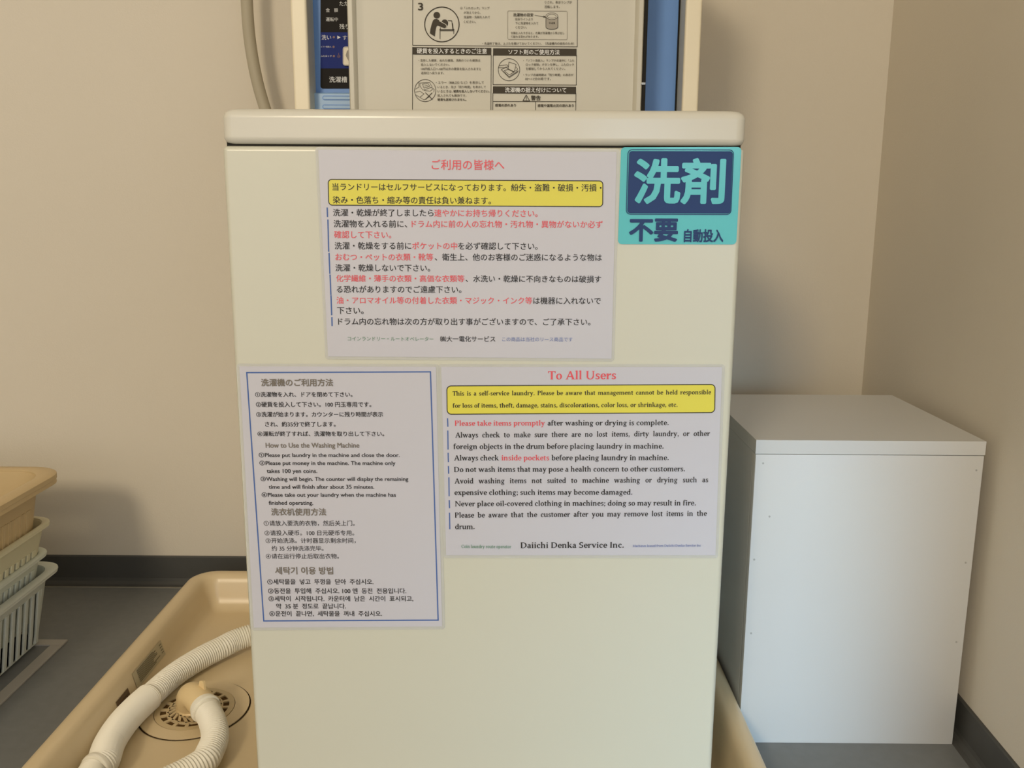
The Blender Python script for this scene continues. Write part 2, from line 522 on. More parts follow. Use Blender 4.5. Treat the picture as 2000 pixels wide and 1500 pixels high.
G = {
    'a': (0.47, [g_e(0.20, 0.135, 0.165, 0.147, 60, 300, 0.10, 0.045), g_r(0.20, 0.225, 0.33, 0.268), g_r(0.275, 0.03, 0.38, 0.33),
                 g_e(0.225, 0.32, 0.155, 0.162, 0, 165, 0.105, 0.05), g_p((0.2, 0.0), (0.3, 0.06), (0.3, 0.1), (0.2, 0.04)), g_p((0.33, 0.0), (0.45, 0.03), (0.45, 0.055), (0.36, 0.05), (0.28, 0.05))]),
    'b': (0.55, [g_e(0.29, XH / 2, 0.215, XH / 2 + 0.012, -150, 150)] + g_st(0.07, 0.0, AS, False)),
    'c': (0.45, [g_e(0.25, XH / 2, 0.21, XH / 2 + 0.012, 45, 315), g_e(0.35, XH - 0.1, 0.055, 0.06, 0, 360, 0.054, 0.059, 10)]),
    'd': (0.56, [g_e(0.25, XH / 2, 0.21, XH / 2 + 0.012, 30, 330)] + g_st(0.375, 0.0, AS, False) + [g_r(0.42, 0, 0.53, SH)]),
    'e': (0.47, [g_e(0.25, XH / 2, 0.21, XH / 2 + 0.012, 5, 322), g_r(0.12, 0.225, 0.45, 0.268)]),
    'f': (0.34, g_st(0.08, 0, 0.6, True, None) + [g_e(0.235, 0.58, 0.155, 0.15, 30, 180, 0.105, 0.05), g_r(0.02, XH - 0.045, 0.30, XH)]),
    'g': (0.51, [g_e(0.225, 0.305, 0.175, 0.175, 0, 360, 0.095, 0.042), g_e(0.235, -0.10, 0.205, 0.13, 0, 360, 0.075, 0.048), g_r(0.13, 0.015, 0.36, 0.085), g_p((0.1, 0.02), (0.16, 0.02), (0.2, 0.15), (0.13, 0.15)), g_r(0.34, XH - 0.07, 0.49, XH - 0.015)]),
    'h': (0.59, g_st(0.07, 0, AS) + arch(0.175 + 0.045)),
    'i': (0.29, g_st(0.09, 0, XH) + [g_e(0.14, 0.63, 0.065, 0.065, 0, 360, 0.064, 0.064, 12)]),
    'j': (0.28, g_st(0.09, -0.12, XH, False) + [g_e(0.055, -0.12, 0.14, 0.12, 180, 360, 0.105, 0.05), g_e(0.14, 0.63, 0.065, 0.065, 0, 360, 0.064, 0.064, 12)]),
    'k': (0.57, g_st(0.07, 0, AS) + [g_dia(0.17, 0.2, 0.37, XH - 0.02, 0.06), g_dia(0.40, 0.0, 0.21, 0.27, 0.13), g_r(0.31, XH - SH, 0.5, XH), g_r(0.37, 0, 0.58, SH)]),
    'l': (0.29, g_st(0.09, 0, AS)),
    'm': (0.87, g_st(0.07, 0, XH) + arch(0.175 + 0.045) + arch(0.475 + 0.045)),
    'n': (0.59, g_st(0.07, 0, XH) + arch(0.175 + 0.045)),
    'o': (0.53, [bowl(0.265, 0.225)]),
    'p': (0.56, [g_e(0.29, XH / 2, 0.215, XH / 2 + 0.012, -150, 150)] + g_st(0.07, DS, XH)),
    'r': (0.41, g_st(0.07, 0, XH) + [g_p((0.17, 0.33), (0.17, 0.27), (0.27, 0.37), (0.37, 0.35), (0.39, 0.46), (0.33, XH + 0.012), (0.27, XH - 0.02))]),
    's': (0.40, [g_e(0.20, 0.345, 0.145, 0.137, 40, 270, 0.095, 0.055), g_e(0.20, 0.125, 0.155, 0.137, -140, 90, 0.098, 0.055), g_p((0.2, 0.208), (0.2, 0.262), (0.09, 0.31), (0.12, 0.24)), g_p((0.2, 0.262), (0.2, 0.208), (0.3, 0.16), (0.28, 0.23)), g_r(0.30, 0.36, 0.335, 0.46), g_r(0.045, 0.02, 0.08, 0.12)]),
    't': (0.35, [g_r(0.09, 0.06, 0.195, 0.57), g_p((0.09, 0.57), (0.02, XH - 0.03), (0.09, XH - 0.03)), g_r(0.02, XH - 0.045, 0.32, XH), g_e(0.215, 0.10, 0.125, 0.112, 180, 320, 0.105, 0.05)]),
    'u': (0.59, g_st(0.07, 0.14, XH, False) + [g_e(0.215, 0.15, 0.145, 0.162, 180, 330, 0.105, 0.062)] + g_st(0.39, 0, XH, False) + [g_r(0.44, 0, 0.56, SH)]),
    'v': (0.54, [g_p((0.04, XH), (0.165, XH), (0.32, 0.06), (0.30, -0.01), (0.25, -0.01)), g_p((0.25, -0.01), (0.30, -0.01), (0.48, XH), (0.42, XH)), g_r(0.0, XH - SH, 0.22, XH), g_r(0.36, XH - SH, 0.54, XH)]),
    'w': (0.82, [g_p((0.04, XH), (0.16, XH), (0.28, 0.06), (0.27, -0.01), (0.22, -0.01)), g_p((0.22, -0.01), (0.27, -0.01), (0.43, XH), (0.37, XH)), g_p((0.36, XH), (0.47, XH), (0.58, 0.06), (0.57, -0.01), (0.52, -0.01)), g_p((0.52, -0.01), (0.57, -0.01), (0.75, XH), (0.69, XH)), g_r(0.0, XH - SH, 0.22, XH), g_r(0.64, XH - SH, 0.81, XH)]),
    'x': (0.52, [g_p((0.05, XH), (0.18, XH), (0.46, 0), (0.33, 0)), g_p((0.06, 0), (0.12, 0), (0.43, XH), (0.37, XH)), g_r(0.01, XH - SH, 0.22, XH), g_r(0.31, XH - SH, 0.49, XH), g_r(0.01, 0, 0.19, SH), g_r(0.29, 0, 0.51, SH)]),
    'y': (0.54, [g_p((0.04, XH), (0.165, XH), (0.33, 0.06), (0.28, -0.02), (0.24, 0.0)), g_p((0.12, DS), (0.20, DS), (0.48, XH), (0.42, XH)), g_e(0.12, DS + 0.04, 0.06, 0.055, 0, 360, 0.059, 0.054, 10), g_r(0.0, XH - SH, 0.22, XH), g_r(0.36, XH - SH, 0.54, XH)]),
    'T': (0.62, g_st(0.255, 0, CH, True, None, 0.115) + [g_r(0.03, CH - 0.05, 0.595, CH), g_r(0.03, CH - 0.16, 0.065, CH), g_r(0.56, CH - 0.16, 0.595, CH)]),
    'A': (0.74, [g_p((0.33, CH), (0.42, CH), (0.68, 0), (0.545, 0)), g_p((0.06, 0), (0.12, 0), (0.40, CH), (0.345, CH)), g_r(0.2, 0.21, 0.53, 0.255), g_r(0.0, 0, 0.22, SH), g_r(0.47, 0, 0.75, SH)]),
    'U': (0.76, g_st(0.10, 0.2, CH, False, 'bar') + [g_e(0.375, 0.23, 0.275, 0.245, 180, 360, 0.10, 0.055)] + [g_r(0.59, 0.2, 0.65, CH), g_r(0.52, CH - SH, 0.72, CH)]),
    'P': (0.60, g_st(0.09, 0, CH, True, 'bar', 0.115) + [g_e(0.28, CH - 0.185, 0.275, 0.185, -90, 90, 0.115, 0.045), g_r(0.18, CH - 0.045, 0.29, CH), g_r(0.18, CH - 0.37, 0.29, CH - 0.325)]),
    'D': (0.76, g_st(0.09, 0, CH, True, 'bar', 0.115) + [g_e(0.30, CH / 2, 0.40, CH / 2, -90, 90, 0.12, 0.045), g_r(0.18, CH - 0.045, 0.31, CH), g_r(0.18, 0, 0.31, 0.045)]),
    'N': (0.80, [g_r(0.10, 0, 0.155, CH), g_r(0.645, 0, 0.70, CH), g_p((0.06, CH), (0.20, CH), (0.70, 0), (0.645, 0.0)), g_r(0.03, 0, 0.23, SH), g_r(0.56, CH - SH, 0.77, CH), g_r(0.02, CH - SH, 0.16, CH)]),
    'C': (0.70, [g_e(0.38, CH / 2, 0.34, CH / 2 + 0.012, 48, 312, 0.12, 0.05), g_r(0.585, CH - 0.2, 0.625, CH)]),
    'S': (0.53, [g_e(0.26, CH - 0.185, 0.20, 0.197, 40, 270, 0.115, 0.055), g_e(0.26, 0.18, 0.22, 0.192, -145, 90, 0.118, 0.055), g_p((0.26, 0.312), (0.26, 0.372), (0.10, 0.44), (0.16, 0.34)), g_p((0.26, 0.375), (0.26, 0.312), (0.4, 0.25), (0.38, 0.34)), g_r(0.41, CH - 0.18, 0.445, CH), g_r(0.05, 0.0, 0.085, 0.17)]),
    'I': (0.34, g_st(0.11, 0, CH, True, 'bar', 0.115)),
    'M': (0.90, [g_r(0.09, 0, 0.145, CH), g_r(0.69, 0, 0.805, CH), g_p((0.08, CH), (0.19, CH), (0.46, 0.0), (0.42, 0.0)), g_p((0.42, 0), (0.46, 0), (0.74, CH), (0.69, CH)), g_r(0.03, 0, 0.21, SH), g_r(0.65, 0, 0.87, SH), g_r(0.03, CH - SH, 0.19, CH), g_r(0.7, CH - SH, 0.87, CH)]),
    '.': (0.25, [g_e(0.125, 0.06, 0.066, 0.066, 0, 360, 0.065, 0.065, 12)]),
    ',': (0.25, [g_e(0.125, 0.06, 0.066, 0.066, 0, 360, 0.065, 0.065, 12), g_p((0.14, 0.05), (0.19, 0.06), (0.12, -0.12), (0.08, -0.12))]),
    ';': (0.25, [g_e(0.125, 0.06, 0.066, 0.066, 0, 360, 0.065, 0.065, 12), g_p((0.14, 0.05), (0.19, 0.06), (0.12, -0.12), (0.08, -0.12)), g_e(0.125, 0.38, 0.066, 0.066, 0, 360, 0.065, 0.065, 12)]),
    '-': (0.33, [g_r(0.04, 0.2, 0.29, 0.265)]),
}


def serif(body, x0, x1, y, m, parent, Y, y1=None, cap=10.0, space=0.25, name='text_line'):
    """Justified like the print: words keep their shape and the word spaces take up the slack."""
    words = body.split(' ')
    hpx = cap / CH                                  # em in px from the capital height
    ww = [sum(G[c][0] for c in w) for w in words]
    gaps = max(len(words) - 1, 1)
    width_px = x1 - x0
    # natural letter fit: narrow or widen the letters only as far as the word space asks for
    k = width_px / (sum(ww) + space * gaps)
    vs, fs, x = [], [], 0.0
    for w in words:
        for c in w:
            adv, parts = G[c]
            for j, (pv, pf) in enumerate(parts):
                b = len(vs)
                vs += [(x + px_, py_, j * 1.5e-5) for px_, py_ in pv]
                fs += [tuple(b + i for i in f) for f in pf]
            x += adv
        x += space
    n0 = len(vs)
    vs = [(x_ + a, y_ + b, z_ + k * 2e-4) for k, (a, b) in enumerate(((0.011, 0.004), (-0.011, -0.004))) for x_, y_, z_ in vs]
    fs = fs + [tuple(i + n0 for i in f) for f in fs]
    A = on_y(x0, y, Y)
    sy = (on_y(x0, y - cap, Y) - A).length / CH
    return place(vs, fs, x0, x1, y, y if y1 is None else y1, m, parent, Y, 0.0, lambda sx, a, d: sy, name)


# ================================================================== THE SETTING
YW = 1.62                                           # back wall


def wx(Y):                                          # inner face of the right wall
    return 0.617 + 0.045 * (Y - 1.0)


structure(box('floor', -2.4, -3.2, -0.05, 2.2, YW + 0.1, 0.0, M['floor']))
structure(box('wall_back', -2.4, YW, 0.0, 0.9, YW + 0.1, 2.4, M['wall']))
YR0 = 0.25
vs = [(wx(YR0), YR0, 0), (wx(YW), YW, 0), (wx(YW) + 0.12, YW, 0), (wx(YR0) + 0.12, YR0, 0)]
structure(mesh('wall_right', vs + [(a, b, 2.4) for a, b, c in vs],
               [(3, 2, 1, 0), (4, 5, 6, 7), (0, 1, 5, 4), (1, 2, 6, 5), (2, 3, 7, 6), (3, 0, 4, 7)], M['wall']))
structure(box('wall_left', -2.5, -3.2, 0.0, -2.4, YW + 0.1, 2.4, M['wall']))
structure(box('ceiling', -2.5, -3.2, 2.4, 2.2, YW + 0.1, 2.5, M['ceil']))

# vinyl baseboards with a coved foot
BH = 0.059


def baseboard(name, a, b, n, m):
    """profile swept from a to b on the wall line; n points into the room"""
    prof = [(0.0, BH), (0.003, BH), (0.0045, BH - 0.002), (0.0045, 0.014), (0.006, 0.008), (0.010, 0.003), (0.016, 0.0006), (0.016, 0.0), (0.0, 0.0)]
    loops = [[Vector(p) + Vector(n) * d + Vector((0, 0, z)) for d, z in prof] for p in (a, b)]
    return structure(loft(name, loops, m, None, True, True, False, loc=a))


bb = baseboard('baseboard_back', (-2.4, YW, 0), (wx(YW) - 0.0165, YW, 0), (0, -1, 0), M['base'])
box('caulk_line', -2.4, YW - 0.0195, 0.0, 0.6, YW - 0.0162, 0.0009, M['seam'], bb)
nr = Vector((-1, 0.045, 0)).normalized()
baseboard('baseboard_right', (wx(YR0), YR0, 0), (wx(YW - 0.0005), YW - 0.0005, 0), nr, M['base'])

# ================================================================== FLOOR HATCH under the baskets
hx1, hy1 = -0.757, 1.384
hx0, hy0, hw = -1.30, 0.93, 0.020
hatch = thing('floor_hatch', 'floor hatch with a light grey flat frame, under the basket stack', 'hatch', ((hx0 + hx1) / 2, (hy0 + hy1) / 2, 0))
for a in ((hx0, hy0, hx1, hy0 + hw), (hx0, hy1 - hw, hx1, hy1), (hx0, hy0 + hw, hx0 + hw, hy1 - hw), (hx1 - hw, hy0 + hw, hx1, hy1 - hw)):
    box('frame_bar', a[0], a[1], 0.0, a[2], a[3], 0.0035, M['alu'], hatch, 0.001, 2)
box('hatch_panel', hx0 + hw, hy0 + hw, 0.0, hx1 - hw, hy1 - hw, 0.0012, M['floor'], hatch)

# ================================================================== WASHING PAN
TZ = 0.067
tx0, tx1, ty0, ty1 = -0.592, 0.307, 0.898, 1.538
tray = thing('washing_pan', 'ivory plastic washing machine pan holding the washer, hose coiled in its left side', 'drain pan', ((tx0 + tx1) / 2, (ty0 + ty1) / 2, 0))
prof = [(0.004, 0.0), (0.001, 0.012), (0.0, TZ - 0.012), (0.0015, TZ - 0.006), (0.005, TZ - 0.0015), (0.010, TZ), (0.020, TZ),
        (0.025, TZ - 0.002), (0.029, TZ - 0.007), (0.032, TZ - 0.015), (0.038, 0.030), (0.042, 0.019), (0.049, 0.011), (0.060, 0.008)]
loops = []
for i, (d, z) in enumerate(prof):
    rr = max(0.048 - d * 0.75, 0.012)
    loops.append([Vector((x, y, z)) for x, y in rrect(tx0 + d, ty0 + d, tx1 - d, ty1 - d, rr, 8)])
loft('basin', loops, M['tray'], tray, True, True, True, 60)
TF = 0.008                                           # pan floor

# drain: cover plate, ring grooves and a grating of separate bars
dc = on_z(381, 1386, TF)


def ring(name, c, r0, r1, z, m, parent, n=56, t=0.0):
    lp = []
    prof = [(r0, z), (r1, z)] if not t else [(r0, z), (r0, z + t), (r1, z + t), (r1, z)]
    for r_, z_ in prof:
        lp.append([Vector((c.x + r_ * math.cos(2 * math.pi * k / n), c.y + r_ * math.sin(2 * math.pi * k / n), z_)) for k in range(n)])
    return loft(name, lp, m, parent, False, False, False)


def arc_bar(bm, c, r, w, a0, a1, z, t, n=8):
    vs = []
    for k in range(n + 1):
        a = a0 + (a1 - a0) * k / n
        ca, sa = math.cos(a), math.sin(a)
        vs.append([bm.verts.new((c.x + q * ca, c.y + q * sa, h)) for q, h in ((r, z), (r + w, z), (r + w, z + t), (r, z + t))])
    for p, q in zip(vs, vs[1:]):
        for i in range(4):
            j = (i + 1) % 4
            bm.faces.new((p[i], p[j], q[j], q[i]))
    bm.faces.new(vs[0])
    bm.faces.new(list(reversed(vs[-1])))


DR = 0.0775
plate = ring('drain_plate', dc, 0.056, DR - 0.0016, TF + 0.0004, M['tray'], tray, t=0.0016)
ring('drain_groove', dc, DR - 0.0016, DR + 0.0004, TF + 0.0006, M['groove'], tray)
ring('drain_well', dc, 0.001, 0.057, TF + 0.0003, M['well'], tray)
gz, gt = TF + 0.0004, 0.0022
ring('grate_rim', dc, 0.0475, 0.0553, gz, M['grate'], tray, t=gt)
ring('grate_ring', dc, 0.0355, 0.0392, gz, M['grate'], tray, t=gt)
ring('grate_hub', dc, 0.0005, 0.0245, gz, M['grate'], tray, t=gt)
for k in range(16):                                  # spokes of the outer slots
    a = 2 * math.pi * k / 16 + 0.1
    bm = bmesh.new()
    arc_bar(bm, dc, 0.0392, 0.0083, a - 0.055, a + 0.055, gz, gt, 2)
    from_bm('grate_bar', bm, M['grate'], tray)
for k in range(20):                                  # slanted inner bars
    a = 2 * math.pi * k / 20
    p, q = (0.024, a), (0.0362, a + 0.35)
    A = Vector((dc.x + p[0] * math.cos(p[1]), dc.y + p[0] * math.sin(p[1]), gz))
    B = Vector((dc.x + q[0] * math.cos(q[1]), dc.y + q[0] * math.sin(q[1]), gz))
    d = (B - A).normalized() * 0.001
    s = Vector((-d.y, d.x, 0)).normalized() * 0.0019
    t_ = Vector((0, 0, gt))
    vs = [A - d - s, B + d - s, B + d + s, A - d + s]
    mesh('grate_bar', vs + [v + t_ for v in vs], [(4, 5, 6, 7), (0, 1, 5, 4), (1, 2, 6, 5), (2, 3, 7, 6), (3, 0, 4, 7)], M['grate'], tray)

# the two labels on the pan's inner left wall: they follow the wall's slope
wa, wb = Vector((tx0 + 0.0322, 0, TZ - 0.0150)), Vector((tx0 + 0.0382, 0, 0.030))
nrm = Vector((wa.z - wb.z, 0, wb.x - wa.x)).normalized()


def wall_pt(y, s, off=0.0006):
    p = wa.lerp(wb, s) + nrm * off
    return Vector((p.x, y, p.z))


def tray_label(name, y0, y1, s0, s1, m, lines, inkm):
    c = [wall_pt(y1, s0), wall_pt(y0, s0), wall_pt(y0, s1), wall_pt(y1, s1)]
    lab = mesh(name, c, [(0, 1, 2, 3)], m, tray)
    for i, (a, b, s) in enumerate(lines):
        q = [wall_pt(y0 + (y1 - y0) * b, s, 0.0010), wall_pt(y0 + (y1 - y0) * a, s, 0.0010),
             wall_pt(y0 + (y1 - y0) * a, s + 0.045, 0.0010), wall_pt(y0 + (y1 - y0) * b, s + 0.045, 0.0010)]
        mesh('printed_row', q, [(0, 1, 2, 3)], inkm, lab)
    return lab


# ================================================================== WASHING MACHINE
YF = 0.915                                           # front panel
bl, br = on_y(434.5, 310, YF), on_y(1455, 310, YF)
mx0, mx1 = bl.x, br.x
zc0 = on_y(945, 283.2, YF).z                         # underside of the top cover
zc1 = on_y(945, 213.5, YF).z
YB = 1.45
wm = thing('washing_machine', 'cream coin-operated top-loading washing machine with raised lid, covered in notices', 'washing machine',
           ((mx0 + mx1) / 2, (YF + YB) / 2, TF))
cab_top = zc0 - 0.0016
box('cabinet', mx0, YF, 0.035, mx1, YB - 0.01, cab_top, M['body'], wm, 0.0055, 4)
box('cover_seam', mx0 + 0.004, YF + 0.004, cab_top - 0.004, mx1 - 0.004, YB - 0.02, zc0 + 0.004, M['dark'], wm)
for sx in (mx0 + 0.05, mx1 - 0.05):
    for sy in (YF + 0.05, YB - 0.06):
        bm = bmesh.new()
        bmesh.ops.create_cone(bm, segments=20, radius1=0.026, radius2=0.020, depth=0.030, cap_ends=True)
        bmesh.ops.translate(bm, verts=bm.verts, vec=(sx, sy, TF + 0.0150))
        from_bm('foot', bm, M['dark'], wm)
cl, cr = on_y(431.5, 250, YF - 0.003), on_y(1459.5, 250, YF - 0.003)
bm = bmesh.new()                                     # top cover: a rounded slab with the tub mouth let into it
outer = [(0.0055, zc0), (0.0018, zc0 + 0.0015), (0.0, zc0 + 0.0055), (0.0, zc0 + 0.007), (0.0, zc1 - 0.0095), (0.0, zc1 - 0.008), (0.0012, zc1 - 0.0042), (0.0042, zc1 - 0.0012), (0.009, zc1)]
loops = [[Vector((x, y, z)) for x, y in rrect(cl.x + d, YF - 0.003 + d, cr.x - d, YB - d, 0.011, 5)] for d, z in outer]
for d, z in ((0.06, zc1 - 0.001), (0.064, zc1 - 0.006), (0.07, zc1 - 0.030)):
    loops.append([Vector((x, y, z)) for x, y in rrect(cl.x + d, YF + d - 0.02, cr.x - d, YF + 0.245, 0.02, 5)])
loft('top_cover', loops, M['cover'], wm, True, True, True, 50)
bm.free()

# control tower
YT = 1.19
tl, tli = on_y(570.5, 110, YT).x, on_y(602.0, 110, YT).x
trr, tri = on_y(1368, 110, YT).x, on_y(1335.5, 110, YT).x
TT = 1.14
YP = YT + 0.038                                      # recessed blue face
tower = box('control_tower', tl + 0.002, YP + 0.004, zc1 - 0.02, trr - 0.002, YB - 0.004, TT, M['tower'], wm, 0.006, 3)
box('tower_cheek', tl, YT, zc1 - 0.02, tli, YB - 0.006, TT + 0.004, M['tower'], wm, 0.0035, 3)
box('tower_cheek', tri, YT, zc1 - 0.02, trr, YB - 0.006, TT + 0.004, M['tower'], wm, 0.0035, 3)
box('tower_hood', tli - 0.002, YT + 0.002, TT - 0.012, tri + 0.002, YB - 0.008, TT + 0.003, M['tower'], wm, 0.002, 2)
panel_z0 = on_y(700, 300, YP).z
cp = box('control_panel', on_y(609.0, 100, YP).x, YP, zc1 - 0.015, on_y(1323, 100, YP).x, YP + 0.010, TT - 0.013, M['blue'], wm, 0.002, 2)
sb = box('recess_lining', tli - 0.001, YP + 0.001, zc1 - 0.015, tri + 0.001, YP + 0.008, TT - 0.012, M['dark'], wm)
YD = YP - 0.0006
dz = on_y(640, 0, YD)
disp = rquad('display_window', [(626, -120), (830, -120), (830, 173), (626, 173)], 5, YD, M['black'], cp)
rquad('display_band', [(626.3, 63), (830, 63), (830, 133.5), (626.3, 133.5)], 0, YD - 0.0003, M['navy'], cp)
YL = YD - 0.0006
for s_, a, b, y_ in (('ただ', 663, 681, 7), ('金　額', 636.5, 660, 19.8), ('運転中', 636.5, 660, 37.8), ('残り', 663, 681.5, 52),
                     ('洗い', 628, 646.6, 73), ('すすぎ', 669.5, 696, 73.5), ('ソフト剤投入', 626.6, 647.2, 91.3), ('ふたロック', 626.6, 647.7, 109.3)):
    text(s_, a, b, y_, M['white'], cp, YL, name='panel_lettering')
text('洗濯槽', 643, 678, 155.5, M['white'], cp, YL, bold=0.008, name='panel_lettering')
flat('play_mark', [(658.8, 69.5), (665.2, 73), (658.8, 76.5)], YL, M['white'], cp)
for x_, y_ in ((652, 72.5), (651.5, 91.5), (652, 109.5)):
    flat('indicator_lamp', circ(x_, y_, 2.3, n=12)[:-1], YL, M['red_led'], cp)
strokes('lock_symbol', [circ(661.6, 110, 2.6, n=14), [(659, 110), (664, 110)], [(661.6, 106.5), (661.6, 103.5)]], 0.9, YL, M['red_led'], cp)
btn = slab('release_button', [(669.6, 91), (708, 91), (708, 128), (669.6, 128)], 5, YD - 0.004, 0.004, M['tower'], cp)
frame('button_outline', [(669.6, 91), (708, 91), (708, 128), (669.6, 128)], 5, 1.1, YD - 0.0043, M['alu'], cp, 0.6)
flat('button_picture', [(675, 108), (678, 99), (683, 96), (690, 99), (690, 116), (683, 122), (679, 116)], YD - 0.0043, M['lidgrey'], cp)
vent = box('vent_strip', on_y(613.5, 190, YP).x, YP - 0.010, zc1 - 0.012, on_y(1238, 190, YP).x, YP, on_y(640, 180.5, YP - 0.010).z, M['lblue'], wm, 0.003, 3)
for ya, yb in ((186.5, 195.5), (204, 213)):
    c = [(629.5, ya), (1225, ya + 4), (1225, yb + 4), (629.5, yb)]
    frame('vent_rib', c, 4.4, 1.6, YP - 0.0107, M['blue'], vent)
    slab('vent_rib', c, 3.4, YP - 0.0115, 0.0016, M['lblue'], vent, 1.9)

# raised lid
YLd = 1.150
lx0, lx1 = on_y(680.0, 110, YLd).x, on_y(1255.8, 110, YLd).x
rim = 12.0 / 1800 * YLd
lz0, lz1 = zc1 + 0.004, zc1 + 0.335
lid = thing('lid', '', 'x', (0, 0, 0))
COL.objects.unlink(lid)
bpy.data.objects.remove(lid)
bm = bmesh.new()
lp = []
for d, y in ((0.0015, YLd + 0.018), (0.0, YLd + 0.014), (0.0, YLd + 0.002), (0.0015, YLd), (rim - 0.0015, YLd), (rim, YLd + 0.0015), (rim + 0.0025, YLd + 0.0085), (rim + 0.010, YLd + 0.0095)):
    lp.append([Vector((x, y, z)) for x, z in rrect(lx0 + d, lz0 + d, lx1 - d, lz1 - d, max(0.012 - d * 0.5, 0.004), 5)])
bm.free()
lid = loft('lid', lp, M['lid'], wm, True, True, True, 40)
YI = YLd + 0.0095 - 0.0008                           # the print on its inner face
hg = box('lid_hinge', lx1 + 0.0006, YLd + 0.003, zc1 + 0.002, lx1 + 0.0050, YP - 0.002, zc1 + 0.20, M['dark'], wm, 0.001, 2)
hz = on_y(1256, 163, YLd).z
box('hinge_pin', lx1 - 0.0008, YLd + 0.0005, hz - 0.0016, lx1 + 0.0045, YLd + 0.004, hz + 0.0016, M['steel'], wm, 0.0006, 2)

LI, LG = M['lidink'], M['lidgrey']


def lt(s_, a, b, y_, m=LI, bold=0.0, **k):
    text(s_, a, b, y_, m, lid, YI - 0.0004, bold=bold, **k)


# frames and bars of the printed instructions
strokes('label_outline', [[(806, -40), (805.8, 88.3), (1127.4, 91.4), (1128, -40)], [(805.8, 107), (805.5, 236)], [(805.8, 92), (805.8, 107)],
                          [(959.2, 108), (958.6, 236)], [(963.2, 108), (962.9, 165.2), (1125.5, 166), (1126, 108)],
                          [(962.7, 182), (962.3, 236)], [(1124.9, 182), (1124.4, 236)], [(962.7, 198.2), (1124.8, 198.6)], [(1046.2, 198.4), (1046, 236)]], 1.0, YI, LI, lid)
for c in ([(805.6, 92), (959.5, 93.6), (959.4, 107.6), (805.5, 106.3)], [(963.2, 94.3), (1126, 95.2), (1125.9, 109.3), (963.1, 108.2)],
          [(962.8, 168.6), (1125, 169.4), (1124.9, 183.6), (962.7, 182.4)]):
    flat('heading_bar', c, YI, LI, lid)
for s_, a, b, y_, y2 in (('硬貨を投入するときのご注意', 814, 951, 99.4, 100.4), ('ソフト剤のご使用方法', 993, 1093, 101.6, 102), ('洗濯機の据え付けについて', 986, 1106, 175.6, 176.2)):
    text(s_, a, b, y_, M['white'], lid, YI - 0.0004, y1=y2, bold=0.012)
lt('3', 816.5, 826.4, 19.6, cap=14.2, bold=0.012)
for s_, a, b, y_ in (('⑥「ふたロック」ランプ', 899, 956, 15.8), ('が消えてから、', 905.6, 938.6, 24.6), ('洗濯物・洗剤を入れて', 905.6, 957, 33.4), ('ください。', 905.6, 929, 42.4),
                     ('りされ、表示ランプが', 1064, 1117, 4.6), ('回転します。', 1064, 1093, 13.2),
                     ('目安ラインより', 1006.6, 1040.6, 37.5), ('下に洗濯物を入れて', 1006.6, 1051.4, 45.4), ('ください。', 1006.6, 1029, 53.3),
                     ('衣類を入れすぎると、衣類が洗濯槽から飛び出し', 997.6, 1102.4, 64.5), ('て破れる恐れがあります。', 997.6, 1052, 71.5),
                     ('・洗濯終了後は、上ぶたを開けておいてください。（洗濯槽内の換気のため）', 942, 1121, 85),
                     ('・変形した硬貨、ぬれた硬貨、洗剤のついた硬貨は', 817.5, 938, 118), ('投入しないでください。', 822, 878, 126.2),
                     ('100円投入口へ100円以外の硬貨を投入されますと', 822.4, 939.6, 134.5), ('返却口へ戻ります。', 822.4, 867, 142.5),
                     ('・エラー（888,222 など）を表示して', 851.5, 945, 161.2), ('いるとき、及び「残り時間」を表示して', 854.4, 949, 170), ('いるときは、', 854.4, 884, 178.2),
                     ('投入されても無効です。', 854.4, 911, 186.5),
                     ('・「ソフト剤投入」ランプが点滅中に「ふた', 1022, 1121.6, 118.2), ('ロック解除」ボタンを押し、ふたロック', 1027, 1121, 126.2), ('を解除してから入れてください。', 1027, 1104, 134.2),
                     ('・ランプ点滅時期は「残り時間」の表示が', 1022, 1120, 146.2), ('10～11分の時です。', 1026, 1076, 154)):
    lt(s_, a, b, y_, bold=0.004)
for s_, a, b, y_ in (('洗濯物の目安', 1002.4, 1041.6, 29), ('硬貨を投入しないでください。', 885.5, 956, 178.2), ('硬貨も返却されません。', 854.4, 911, 194.4),
                     ('警告', 1037, 1056, 191.4), ('感電の恐れあり', 967, 1007.6, 205.5), ('感電や漏電火災の恐れあり', 1050, 1120.6, 206.2)):
    lt(s_, a, b, y_, bold=0.018)
strokes('warning_triangle', [[(1027.8, 185.4), (1021.4, 196.8), (1034.4, 196.8), (1027.8, 185.4)], [(1027.9, 189), (1027.9, 193)], [(1027.9, 194.4), (1027.9, 195.2)]], 1.2, YI, LI, lid)
frame('capacity_box', [(991, 20.6), (1108.4, 21.2), (1108.2, 77.8), (991, 77.2)], 3, 0.9, YI, LG, lid)
flat('drum_picture', [(1066.2, 33)] + circ(1077.8, 52.5, 11.7, 4.6, 16, 180, 0) + [(1089.6, 33)], YI, LG, lid)
flat('drum_picture', circ(1077.8, 31.6, 11.7, 6.2, 24)[:-1], YI - 0.0002, M['lid'], lid)
strokes('drum_outline', [circ(1077.8, 31.6, 11.7, 6.4, 24), circ(1077.8, 31.8, 8.6, 3.8, 24), [(1066.1, 32), (1066.1, 52.5)], [(1089.5, 32), (1089.5, 52.5)], circ(1077.8, 52.5, 11.7, 4.6, 16, 180, 0)], 0.8, YI - 0.0003, LI, lid)
strokes('pointer_arrow', [[(1044.4, 29.8), (1065.4, 33.2)], [(1061.6, 31), (1065.4, 33.2), (1061.2, 34)]], 0.8, YI, LI, lid)
lt('洗濯槽', 1072, 1084, 45.2)
